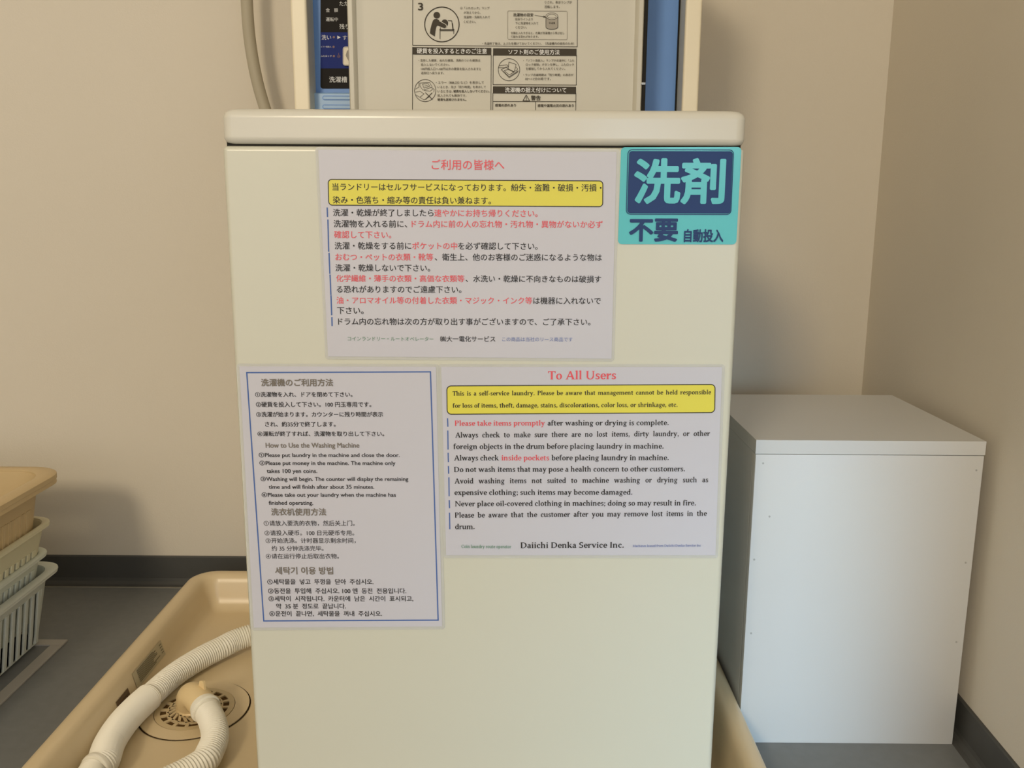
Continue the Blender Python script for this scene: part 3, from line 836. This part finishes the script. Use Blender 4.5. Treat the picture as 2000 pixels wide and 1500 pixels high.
# pictogram: a person loading the machine
strokes('picture_circle', [circ(863, 47.6, 33.6, 34, 48)], 1.7, YI, LI, lid)
K = lambda pts: [(560 + x / 5, y / 5) for x, y in pts]
flat('loading_pictogram', circ(853, 29.6, 6.5, n=20)[:-1], YI, LI, lid)
flat('loading_pictogram', K([(1428, 200), (1442, 187), (1466, 184), (1486, 196), (1500, 214), (1480, 238), (1460, 262), (1452, 300), (1446, 356), (1398, 326), (1402, 290), (1414, 240)]), YI, LI, lid)
flat('loading_pictogram', circ(868.5, 45.2, 6.6, 7.4, 20)[:-1], YI, LI, lid)
flat('loading_pictogram', K([(1462, 218), (1484, 202), (1552, 238), (1560, 262), (1540, 274), (1468, 246)]), YI - 0.0002, LI, lid)
strokes('loading_pictogram', [K([(1492, 205), (1556, 240), (1562, 266)])], 1.1, YI - 0.0003, M['lid'], lid)
strokes('loading_pictogram', [K([(1575, 201), (1612, 203), (1622, 288)]), K([(1500, 270), (1500, 288)]), K([(1500, 300), (1632, 300), (1630, 328)]), K([(1497, 288), (1497, 380)])], 1.1, YI, LI, lid)
strokes('loading_pictogram', [K([(1618, 228), (1624, 288)]), K([(1494, 290), (1634, 290)])], 1.8, YI, LI, lid)
# pictogram: do not insert coins
strokes('picture_circle', [circ(830.4, 176.8, 20.8, 21.6, 40)], 0.9, YI, LI, lid)
strokes('coin_picture', [K([(1300, 810), (1395, 805), (1420, 850), (1330, 880), (1300, 840), (1300, 810)]), K([(1325, 820), (1380, 815), (1395, 840), (1340, 860), (1325, 820)]),
                         K([(1258, 900), (1300, 890), (1340, 915), (1300, 950), (1260, 925)]), K([(1300, 950), (1340, 975), (1400, 940)]), K([(1290, 795), (1290, 850), (1255, 870)]),
                         K([(1400, 850), (1440, 870), (1435, 900)]), K([(1345, 840), (1375, 832)]), K([(1340, 882), (1400, 890), (1425, 870)])], 0.7, YI, LI, lid)
strokes('cross_mark', [K([(1355, 905), (1422, 970)]), K([(1420, 905), (1356, 970)])], 1.3, YI - 0.0002, LI, lid)
# pictogram: pouring softener
strokes('picture_circle', [circ(994, 136, 21, 21.6, 40)], 0.9, YI, LI, lid)
K2 = lambda pts: [(940 + x / 5, y / 5) for x, y in pts]
strokes('softener_picture', [K2([(270, 605), (340, 628), (322, 700), (262, 672), (270, 605)]), K2([(195, 680), (272, 748), (362, 690)]), K2([(195, 680), (240, 655), (262, 672)]),
                             K2([(205, 690), (272, 758), (360, 700)]), K2([(222, 690), (262, 676), (318, 704), (272, 730), (222, 690)]), K2([(168, 660), (225, 662), (265, 650), (250, 632), (176, 642)]),
                             K2([(340, 655), (355, 672), (340, 694), (328, 690)])], 0.8, YI, LI, lid)

# ================================================================== NOTICES AND STICKER on the front panel
YN = YF - 0.0004
PAPER, FILM, INK, RED, BLU = M['paper'], M['film'], M['ink'], M['red'], M['dblue']


def notice(name, quad, label, cat='notice'):
    o = slab(name, quad, 6, YN - 0.0005, 0.0005, FILM, None, loc=on_y(*qmap(quad, 0.5, 0.5), YN))
    tag(o, label, cat, 'laminated notices on the washing machine')
    slab('paper', quad, 0, YN - 0.0008, 0.0003, PAPER, o, 5.5)
    return o


Y1, Y2 = YN - 0.0010, YN - 0.0013                   # printed fields, then type
# --- Japanese notice
n1 = notice('laminated_notice', [(615.5, 287), (1210, 291), (1199.5, 706), (635.5, 701.5)],
            'laminated Japanese notice with yellow box and red text, directly below the top cover')
c = [(640, 349.5), (1178.3, 352.5), (1178, 404.5), (641.3, 401.5)]
rquad('highlight_box', c, 8, Y1, M['yellow'], n1, 0.5)
frame('highlight_border', c, 8, 1.7, Y1 - 0.0002, INK, n1)
text('ご利用の皆様へ', 843, 985, 321.6, RED, n1, Y2, y1=322.4, bold=0.006)
J = [('当ランドリーはセルフサービスになっております。紛失・盗難・破損・汚損・', 649, 1175, 365, 367, INK),
     ('染み・色落ち・縮み等の責任は負い兼ねます。', 650, 959, 390.4, 392, INK),
     ('洗濯・乾燥が終了しましたら', 650.4, 846.6, 415.2, 416, INK), ('速やかにお持ち帰りください。', 848, 1050, 416, 417, RED),
     ('洗濯物を入れる前に、', 651.6, 795, 437, 437.5, INK), ('ドラム内に前の人の忘れ物・汚れ物・異物がないか必ず', 804, 1177, 437.5, 438.4, RED),
     ('確認して下さい。', 652.4, 764, 458.2, 458.6, RED),
     ('洗濯・乾燥をする前に', 653.6, 803, 480, 480.2, INK), ('ポケットの中', 805, 893, 480.2, 480.5, RED), ('を必ず確認して下さい。', 895, 1050, 480.5, 481, INK),
     ('おむつ・ペットの衣類・靴等', 655, 846, 502, 502.2, RED), ('、衛生上、他のお客様のご迷惑になるような物は', 849, 1175.5, 502.2, 503, INK),
     ('洗濯・乾燥しないで下さい。', 655, 840, 523, 523.5, INK),
     ('化学繊維・薄手の衣類・高価な衣類等', 656.4, 907, 543.6, 544.4, RED), ('、水洗い・乾燥に不向きなものは破損す', 909.5, 1174, 544.4, 545.4, INK),
     ('る恐れがありますのでご遠慮下さい。', 657.4, 901, 565, 565.6, INK),
     ('油・アロマオイル等の付着した衣類・マジック・インク等', 657.3, 1039.6, 586.6, 587.3, RED), ('は機器に入れないで', 1041.7, 1173.5, 587.3, 587.7, INK),
     ('下さい。', 658.3, 710, 606.3, 606.6, INK),
     ('ドラム内の忘れ物は次の方が取り出す事がございますので、ご了承下さい。', 660.4, 1153.3, 628, 629, INK),
     ('コインランドリー・ルートオペレーター', 679, 846.4, 661.4, 662.2, M['green']), ('㈱大一電化サービス', 859.8, 967.3, 662, 662.2, INK),
     ('この商品は当社のリース商品です', 980.7, 1118.3, 662.6, 663, M['sblue'])]
for s_, a, b, y_, y2, m_ in J:
    text(s_, a, b, y_, m_, n1, Y2, y1=y2, bold=0.007 if m_ in (INK, RED) else 0.002)
for x_, ya, xb, yb in ((639, 406, 639.6, 423), (640.4, 429.5, 642, 491), (642.6, 494.5, 644.2, 534), (644.6, 537, 646.2, 575.5), (646.4, 577.5, 647.8, 615), (648.2, 620, 648.6, 636)):
    strokes('margin_bar', [[(x_, ya), (xb, yb)]], 2.6, Y1, BLU, n1)
# --- four-language instructions
n2 = notice('laminated_notice', [(461.5, 710), (857, 711), (869, 1229), (490.5, 1231.5)],
            'portrait laminated washing instructions in four languages with thin blue border, lower left of the panel')
frame('blue_border', [(480.5, 726.5), (842, 725), (857, 1212.5), (514, 1214)], 0, 2.5, Y1, BLU, n2)
GR = M['grey']
Q = [('洗濯機のご利用方法', 509.8, 650.5, 747.2, GR, 0.022), ('①洗濯物を入れ、ドアを閉めて下さい。', 498.3, 688.3, 770.5, INK, 0.012), ('②硬貨を投入して下さい。100 円玉専用です。', 499.8, 725, 790, INK, 0.012),
     ('③洗濯が始まります。カウンターに残り時間が表示', 500.4, 748, 809.4, INK, 0.012), ('され、約35分で終了します。', 517.6, 655.4, 828.6, INK, 0.012), ('④運転が終了すれば、洗濯物を取り出して下さい。', 503, 750.3, 847.4, INK, 0.012),
     ('洗衣机使用方法', 529.4, 637, 1000, GR, 0.022), ('①请放入要洗的衣物，然后关上门。', 515, 692.6, 1022, INK, 0.003), ('②请投入硬币。100 日元硬币专用。', 516.6, 691.5, 1041, INK, 0.003),
     ('③开始洗涤。计时器显示剩余时间，', 518.7, 694.7, 1056, INK, 0.003), ('约 35 分钟洗涤完毕。', 530.5, 631.7, 1071.2, INK, 0.003), ('④请在运行停止后取出衣物。', 519.3, 662, 1086.4, INK, 0.003),
     ('세탁기 이용 방법', 537.2, 650.6, 1114.6, GR, 0.022), ('①세탁물을  넣고  뚜껑을  닫아  주십시오.', 522, 729.3, 1136.4, INK, 0.012), ('②동전을  투입해  주십시오. 100 엔  동전  전용입니다.', 523.5, 793.4, 1154.2, INK, 0.012),
     ('③세탁이  시작됩니다.  카운터에  남은  시간이  표시되고,', 524.6, 807, 1169.4, INK, 0.012), ('약  35 분  정도로  끝납니다.', 539.3, 675.4, 1184, INK, 0.012), ('④운전이  끝나면,  세탁물을  꺼내  주십시오.', 526.3, 746, 1198.6, INK, 0.012)]
for s_, a, b, y_, m_, bo in Q:
    text(s_, a, b, y_, m_, n2, Y2, bold=bo)
text('How to Use the Washing Machine', 518.9, 702, 874.3, GR, n2, Y2, cap=9.6, bold=0.02)
for s_, a, b, y_ in (('①Please put laundry in the machine and close the door.', 505.6, 780.7, 892.6), ('②Please put money in the machine. The machine only', 507, 772.3, 908.2), ('takes 100 yen coins.', 521, 619.7, 923.6),
                     ('③Washing will begin. The counter will display the remaining', 509.2, 797.5, 939.2), ('time and will finish after about 35 minutes.', 525, 731, 954.6),
                     ('④Please take out your laundry when the machine has', 511.3, 773.4, 970.2), ('finished operating.', 525, 611.7, 985.8)):
    text(s_, a, b, y_, INK, n2, Y2, cap=7.6, bold=0.012)
# --- English notice
n3 = notice('laminated_notice', [(856, 711), (1416, 711.5), (1402.5, 1090), (866, 1090)],
            'laminated English notice titled To All Users with yellow box, lower right of the panel')
c = [(871.8, 753), (1397.6, 750), (1396.7, 806.6), (872.6, 810)]
rquad('highlight_box', c, 9, Y1, M['yellow'], n3, 0.5)
frame('highlight_border', c, 9, 1.7, Y1 - 0.0002, INK, n3)
serif('To All Users', 1070.4, 1203, 741, RED, n3, Y2, y1=740.4, cap=16)
for s_, a, b, y_, y2, m_, cp_ in (
        ('This is a self-service laundry. Please be aware that management cannot be held responsible', 884, 1389, 772.6, 770, INK, 8.4),
        ('for loss of items, theft, damage, stains, discolorations, color loss, or shrinkage, etc.', 884.2, 1323.3, 796.3, 794.5, INK, 8.4),
        ('Please take items promptly', 888.3, 1064.6, 831.4, 830.9, RED, 10), ('after washing or drying is complete.', 1069.5, 1306, 830.9, 830.2, INK, 10),
        ('Always check to make sure there are no lost items, dirty laundry, or other', 889.2, 1386.5, 854.6, 851.4, INK, 10),
        ('foreign objects in the drum before placing laundry in machine.', 885.7, 1296, 877, 876, INK, 10),
        ('Always check', 886.8, 974.7, 899.3, 899.1, INK, 10), ('inside pockets', 979.6, 1072.4, 899.1, 898.9, RED, 10), ('before placing laundry in machine.', 1077, 1306, 898.9, 898.5, INK, 10),
        ('Do not wash items that may pose a health concern to other customers.', 887, 1337.8, 921.8, 920.4, INK, 10),
        ('Avoid washing items not suited to machine washing or drying such as', 887.7, 1383, 944.4, 941.6, INK, 10),
        ('expensive clothing; such items may become damaged.', 887.7, 1235, 966.7, 966, INK, 10),
        ('Never place oil-covered clothing in machines; doing so may result in fire.', 888.6, 1359, 988.7, 987, INK, 10),
        ('Please be aware that the customer after you may remove lost items in the', 888.6, 1380.7, 1011, 1007.4, INK, 10),
        ('drum.', 889, 926.9, 1033.4, 1033.4, INK, 10),
        ('Coin laundry route operator', 901.3, 998.5, 1070.2, 1070.6, M['green'], 6.2), ('Daiichi Denka Service Inc.', 1016.8, 1218.3, 1070.4, 1069.6, INK, 11),
        ('Machines leased from Daiichi Denka Service Inc', 1235.7, 1369, 1068.6, 1067.4, M['sblue'], 4.6)):
    sp = 0.25
    if y_ in (772.6, 854.6, 944.4, 1011):
        sp = {772.6: 0.40, 854.6: 0.55, 944.4: 0.70, 1011: 0.46}[y_]
    serif(s_, a, b, y_, m_, n3, Y2, y1=y2, cap=cp_, space=sp)
for x_, ya, yb in ((874.2, 817.5, 832.8), (874.6, 841.5, 877.5), (875.2, 885, 902), (875.7, 911, 924.6), (876.7, 933, 968.7), (877.5, 977.7, 992), (878, 1002, 1033)):
    strokes('margin_bar', [[(x_, ya), (x_ + 0.5, yb)]], 2.3, Y1, BLU, n3)
# --- turquoise sticker
qs = [(1213, 287.5), (1448.3, 287), (1438, 477.6), (1206.8, 477)]
st = slab('detergent_sticker', qs, 8, YN - 0.0003, 0.0003, M['teal'], None, loc=on_y(1326, 382, YN))
tag(st, 'turquoise sticker with large navy block and Japanese characters, upper right of the front panel', 'sticker')
frame('navy_outline', [(1226, 291.4), (1433.8, 292), (1428.2, 419.8), (1222.2, 419)], 9, 1.5, Y1, M['snavy'], st)
rquad('navy_block', [(1228.8, 295), (1431.4, 295.4), (1426.4, 417), (1225, 416.4)], 6, Y1, M['snavy'], st)
text('洗剤', 1238, 1416.6, 354.6, M['teal'], st, Y2, y1=355.4, bold=0.029, fit=0.97, name='large_characters')
text('不要', 1228.6, 1324.4, 448.6, M['snavy'], st, Y2, y1=449, bold=0.032, fit=0.98, name='middle_characters')
text('自動投入', 1336, 1413, 460.6, M['snavy'], st, Y2, bold=0.027, fit=1.3, name='small_characters')

flush_text()

# ================================================================== WHITE BOX at the right
YX = 1.107
bx0, bx1 = on_y(1476, 872, YX).x, on_y(1926, 872, YX).x
bz1 = on_y(1700, 860.5, YX).z
byb = 1.398
wb_ = thing('storage_box', 'white laminated box standing on the floor in the right-hand corner', 'box', ((bx0 + bx1) / 2, (YX + byb) / 2, 0))
tz = bz1 - 0.0195
bi0, bi1 = bx0 + 0.0008, on_y(1921.5, 900, YX).x
box('top_board', bx0, YX - 0.0006, tz + 0.0007, bx1, byb, bz1, M['box'], wb_, 0.0008, 2)
bm = bm_box(bi0, YX, 0.0, bi1, YX + 0.015, tz, 0.0007, 2)
from_bm('front_board', bm, M['box'], wb_, smooth=True, auto=40)
box('side_board', bi0, YX + 0.0155, 0.0, bi0 + 0.015, byb - 0.002, tz, M['box'], wb_, 0.0007, 2)
box('side_board', bi1 - 0.015, YX + 0.0155, 0.0, bi1, byb - 0.002, tz, M['box'], wb_, 0.0007, 2)
box('back_board', bi0 + 0.0155, byb - 0.012, 0.0, bi1 - 0.0155, byb - 0.003, tz, M['box'], wb_, 0.0007, 2)
for x_, y_ in ((1490.5, 905), (1503, 1009), (1473, 1093), (1467, 1237), (1907, 918.5), (1886, 1099), (1868, 1254)):
    flat('dowel_mark', circ(x_, y_, 2.0, n=12)[:-1], YX - 0.0003, M['dot'], wb_)

# ================================================================== DRAIN HOSE lying in the pan
hose = thing('drain_hose', 'white corrugated drain hose looping through the left of the pan into the floor drain', 'hose', (-0.46, 1.15, TF))
HR = 0.0178
za, zb = TF + HR + 0.001, TF + 0.0197 + 0.0012
upper = [(-0.302, 1.405, za + 0.02), tuple(on_z(488, 1241, za + 0.008)), tuple(on_z(430, 1266, za + 0.004)), tuple(on_z(384, 1290, za + 0.002)), tuple(on_z(337, 1321, za + 0.001)), tuple(on_z(290, 1362, zb))]
lower = [tuple(on_z(290, 1362, zb)), tuple(on_z(262, 1388, zb)), tuple(on_z(237, 1416, zb)), tuple(on_z(214, 1452, zb)), tuple(on_z(200, 1490, zb)), (-0.526, 0.985, zb), (-0.508, 0.957, zb), (-0.470, 0.947, zb), (-0.432, 0.966, zb),
         tuple(on_z(391, 1493, zb)), tuple(on_z(411, 1466, zb)), tuple(on_z(420, 1437, zb + 0.001)), tuple(on_z(413, 1404, zb + 0.004)), tuple(on_z(395, 1374, zb + 0.009))]
STEP = 0.0007


def corr(r, amp, per):
    return lambda i: r + amp * math.cos(2 * math.pi * i / per)


p1 = spline(upper, STEP)
sweep('thin_section', p1, corr(HR - 0.0011, 0.0013, 6), M['hose'], hose, 22)
p2 = spline(lower, STEP)
n2_ = len(p2)
cut = next(i for i, p in enumerate(p2) if p.y < 0.994 and i > 20)
sweep('sleeve_section', p2[:cut + 2], corr(0.0194, 0.0008, 4), M['hose'], hose, 22)
sweep('thick_section', p2[cut:-26], corr(HR - 0.0006, 0.0010, 6), M['hose'], hose, 22)
sweep('hose_cuff', p2[cut - 9:cut + 3], lambda i: HR + 0.0032 - 0.0007 * abs(i - 5.5) / 5, M['hose'], hose, 24)
sweep('hose_cuff', p1[-5:] + p2[1:7], lambda i: HR + 0.0020 - 0.0008 * abs(i - 5) / 5, M['hose'], hose, 24)
sweep('end_cuff', p2[-30:-8], lambda i: HR + (0.0006 if i < 9 else 0.0030 if i < 14 else 0.0014), M['hose'], hose, 24)
e0 = p2[-9]
el = spline([tuple(e0), tuple(on_z(383, 1362, e0.z + 0.004)), tuple(on_z(374, 1359, e0.z + 0.001)), tuple(on_z(371, 1368, e0.z - 0.012)), (dc.x - 0.004, dc.y + 0.002, TF + 0.0032)], 0.003)
sweep('drain_elbow', el, lambda i: 0.0190 if i < len(el) - 3 else 0.0225, M['elbow'], hose, 22)
mid = on_z(391, 1350, e0.z + 0.014)
fin = bmesh.new()
q = [Vector((-0.004, 0.004, -0.004)), Vector((0.010, -0.006, 0.0)), Vector((0.008, -0.004, 0.018)), Vector((0.001, 0.001, 0.016))]
fv = [[fin.verts.new(mid + p + Vector((0.001, 0.0012, 0)) * k) for p in q] for k in (-1, 1)]
fin.faces.new(fv[0])
fin.faces.new(list(reversed(fv[1])))
for k in range(4):
    fin.faces.new((fv[0][k], fv[1][k], fv[1][(k + 1) % 4], fv[0][(k + 1) % 4]))
from_bm('elbow_tab', fin, M['elbow'], hose)

# pan labels (drawn after the hose is placed so that they sit clear of it)
rows = []
for k in range(9):
    rows.append((0.12, 0.62 + 0.26 * random.random(), 0.10 + k * 0.095))
    if k % 2:
        rows.append((0.9, 0.97, 0.10 + k * 0.095))
pa, pb = on_x(278, 1345, wa.x + 0.003), on_x(306, 1275, wa.x + 0.003)
tray_label('care_label', 1.185, 1.290, 0.0, 1.1, M['tlabel'], rows, M['tink'])
tray_label('maker_label', 1.125, 1.163, 0.42, 0.86, M['brown'], [(0.1, 0.45, 0.50), (0.55, 0.9, 0.50), (0.55, 0.9, 0.68), (0.1, 0.45, 0.72)], M['tink'])

# ================================================================== WATER HOSE hanging on the back wall
whp = [on_y(478, -255, 1.618), on_y(478, -235, 1.585), on_y(478, -160, 1.553), on_y(479.5, -70, 1.55), on_y(482, 0, 1.55), on_y(486, 60, 1.55), on_y(493.5, 115, 1.55), on_y(504, 165, 1.55), on_y(518, 213, 1.55), on_y(535, 262, 1.545), on_y(560, 330, 1.53)]
wh = sweep('water_hose', spline([tuple(p) for p in whp], 0.006), lambda i: 0.0098, M['whose'], None, 18, loc=whp[-1])
tag(wh, 'grey-beige water hose hanging against the back wall left of the blue panel', 'hose')
# ================================================================== STACK OF LAUNDRY BASKETS at the left
BX1, BY1 = -0.766, 1.418                             # right and far edges of the rims
BX0, BY0 = -1.185, 0.905


def basket(label, rz, h, m, band, lower, slat_w, pitch, flange, dx=0.0, dy=0.0, taper=0.19, rad=0.035, lip=0.0075):
    """rz: rim height; h: basket height; band: solid depth under the rim; lower: solid depth above the base"""
    x0, x1, y0, y1 = BX0 - dx, BX1 + dx, BY0 - dy, BY1 + dy
    root = thing('laundry_basket', label, 'basket', ((x0 + x1) / 2, (y0 + y1) / 2, rz - h), 'stacked plastic laundry baskets')
    t = 0.0022

    def lp(d, z, r_=None):
        return [Vector((x, y, z)) for x, y in rrect(x0 + d, y0 + d, x1 - d, y1 - d, r_ or rad, 7)]

    def dz_(z):
        return flange + (rz - z) * taper
    # rim with a rolled lip
    loft('rim', [lp(flange + t, rz - 0.006), lp(flange + t, rz - 0.001), lp(flange, rz), lp(0.003, rz), lp(0.0, rz - 0.002), lp(0.0, rz - lip * 0.55), lp(0.0012, rz - lip * 0.6), lp(0.0006, rz - lip + 0.0005), lp(0.0022, rz - lip),
                 lp(0.003, rz - 0.0035), lp(flange - t * 0.3, rz - 0.004), lp(flange - t * 0.2, rz - 0.0065)], m, root, smooth=True, auto=40, closed=True)
    zb_ = rz - band
    loft('upper_band', [lp(dz_(rz - 0.004), rz - 0.004), lp(dz_(zb_), zb_), lp(dz_(zb_) + t, zb_), lp(dz_(rz - 0.004) + t, rz - 0.004)], m, root, smooth=True, auto=40, closed=True)
    zl = rz - h + lower
    loft('tub_floor', [lp(dz_(zl), zl), lp(dz_(rz - h + 0.006), rz - h + 0.006), lp(dz_(rz - h) + 0.012, rz - h), lp(dz_(rz - h) + 0.016, rz - h + 0.0025), lp(dz_(zl) + t, zl)], m, root, True, True, True, 40)
    # solid rounded corners between the band and the floor
    for c in range(4):
        zs = [zl - 0.001 + (zb_ + 0.002 - zl) * k / 4 for k in range(5)]
        rows_ = []
        for z in zs:
            o_, i_ = lp(dz_(z), z), lp(dz_(z) + t, z)
            rows_.append(o_[8 * c:8 * c + 8] + list(reversed(i_[8 * c:8 * c + 8])))
        loft('corner_post', rows_, m, root, True, True, True, 40)
    # one slat, then copies of it along the four sides
    L = zb_ - zl + 0.002
    run = taper * L
    me = bpy.data.meshes.new('slat')
    a = slat_w / 2
    pr = [(-a, 0), (-a * 0.75, -t * 0.45), (a * 0.75, -t * 0.45), (a, 0), (a, t), (-a, t)]
    vs = [(x, y + run, 0.0) for x, y in pr] + [(x, y, L) for x, y in pr]
    me.from_pydata(vs, [], [(i, (i + 1) % 6, 6 + (i + 1) % 6, 6 + i) for i in range(6)] + [tuple(reversed(range(6))), tuple(range(6, 12))])
    me.materials.append(m)
    base = root.location
    zz = zl - 0.001
    d = dz_(zz) - run                                # offset at the slat's top
    for side in range(4):
        ln = (x1 - x0 if side % 2 == 0 else y1 - y0) - 2 * d - 2 * rad - pitch
        n = max(2, int(ln / pitch))
        for k in range(n + 1):
            s = -ln / 2 + ln * k / n
            o = bpy.data.objects.new('slat', me)
            link(o, root)
            cx, cy = (x0 + x1) / 2, (y0 + y1) / 2
            if side == 0:
                p, rz_ = Vector((cx + s, y0 + d, zz)), 0
            elif side == 1:
                p, rz_ = Vector((x1 - d, cy + s, zz)), R(90)
            elif side == 2:
                p, rz_ = Vector((cx + s, y1 - d, zz)), R(180)
            else:
                p, rz_ = Vector((x0 + d, cy + s, zz)), R(270)
            o.location = p - base
            o.rotation_euler = (0, 0, rz_)
    return root


basket('pale grey-green slatted plastic laundry basket at the bottom of the stack', 0.1305, 0.127, M['basket_grey'], 0.028, 0.008, 0.0092, 0.0185, 0.012, taper=0.15)
basket('pale grey plastic basket second from the bottom of the stack', 0.163, 0.127, M['basket_pale'], 0.023, 0.012, 0.0095, 0.0150, 0.007, -0.009, -0.013, taper=0.19)
basket('cream plastic basket second from the top of the stack', 0.214, 0.127, M['basket_cream'], 0.040, 0.012, 0.0100, 0.0150, 0.006, -0.002, -0.008, taper=0.2)
basket('beige plastic laundry basket at the top of the stack', 0.296, 0.118, M['basket_beige'], 0.050, 0.012, 0.0118, 0.0150, 0.020, 0.016, 0.006, taper=0.13, rad=0.05, lip=0.017)
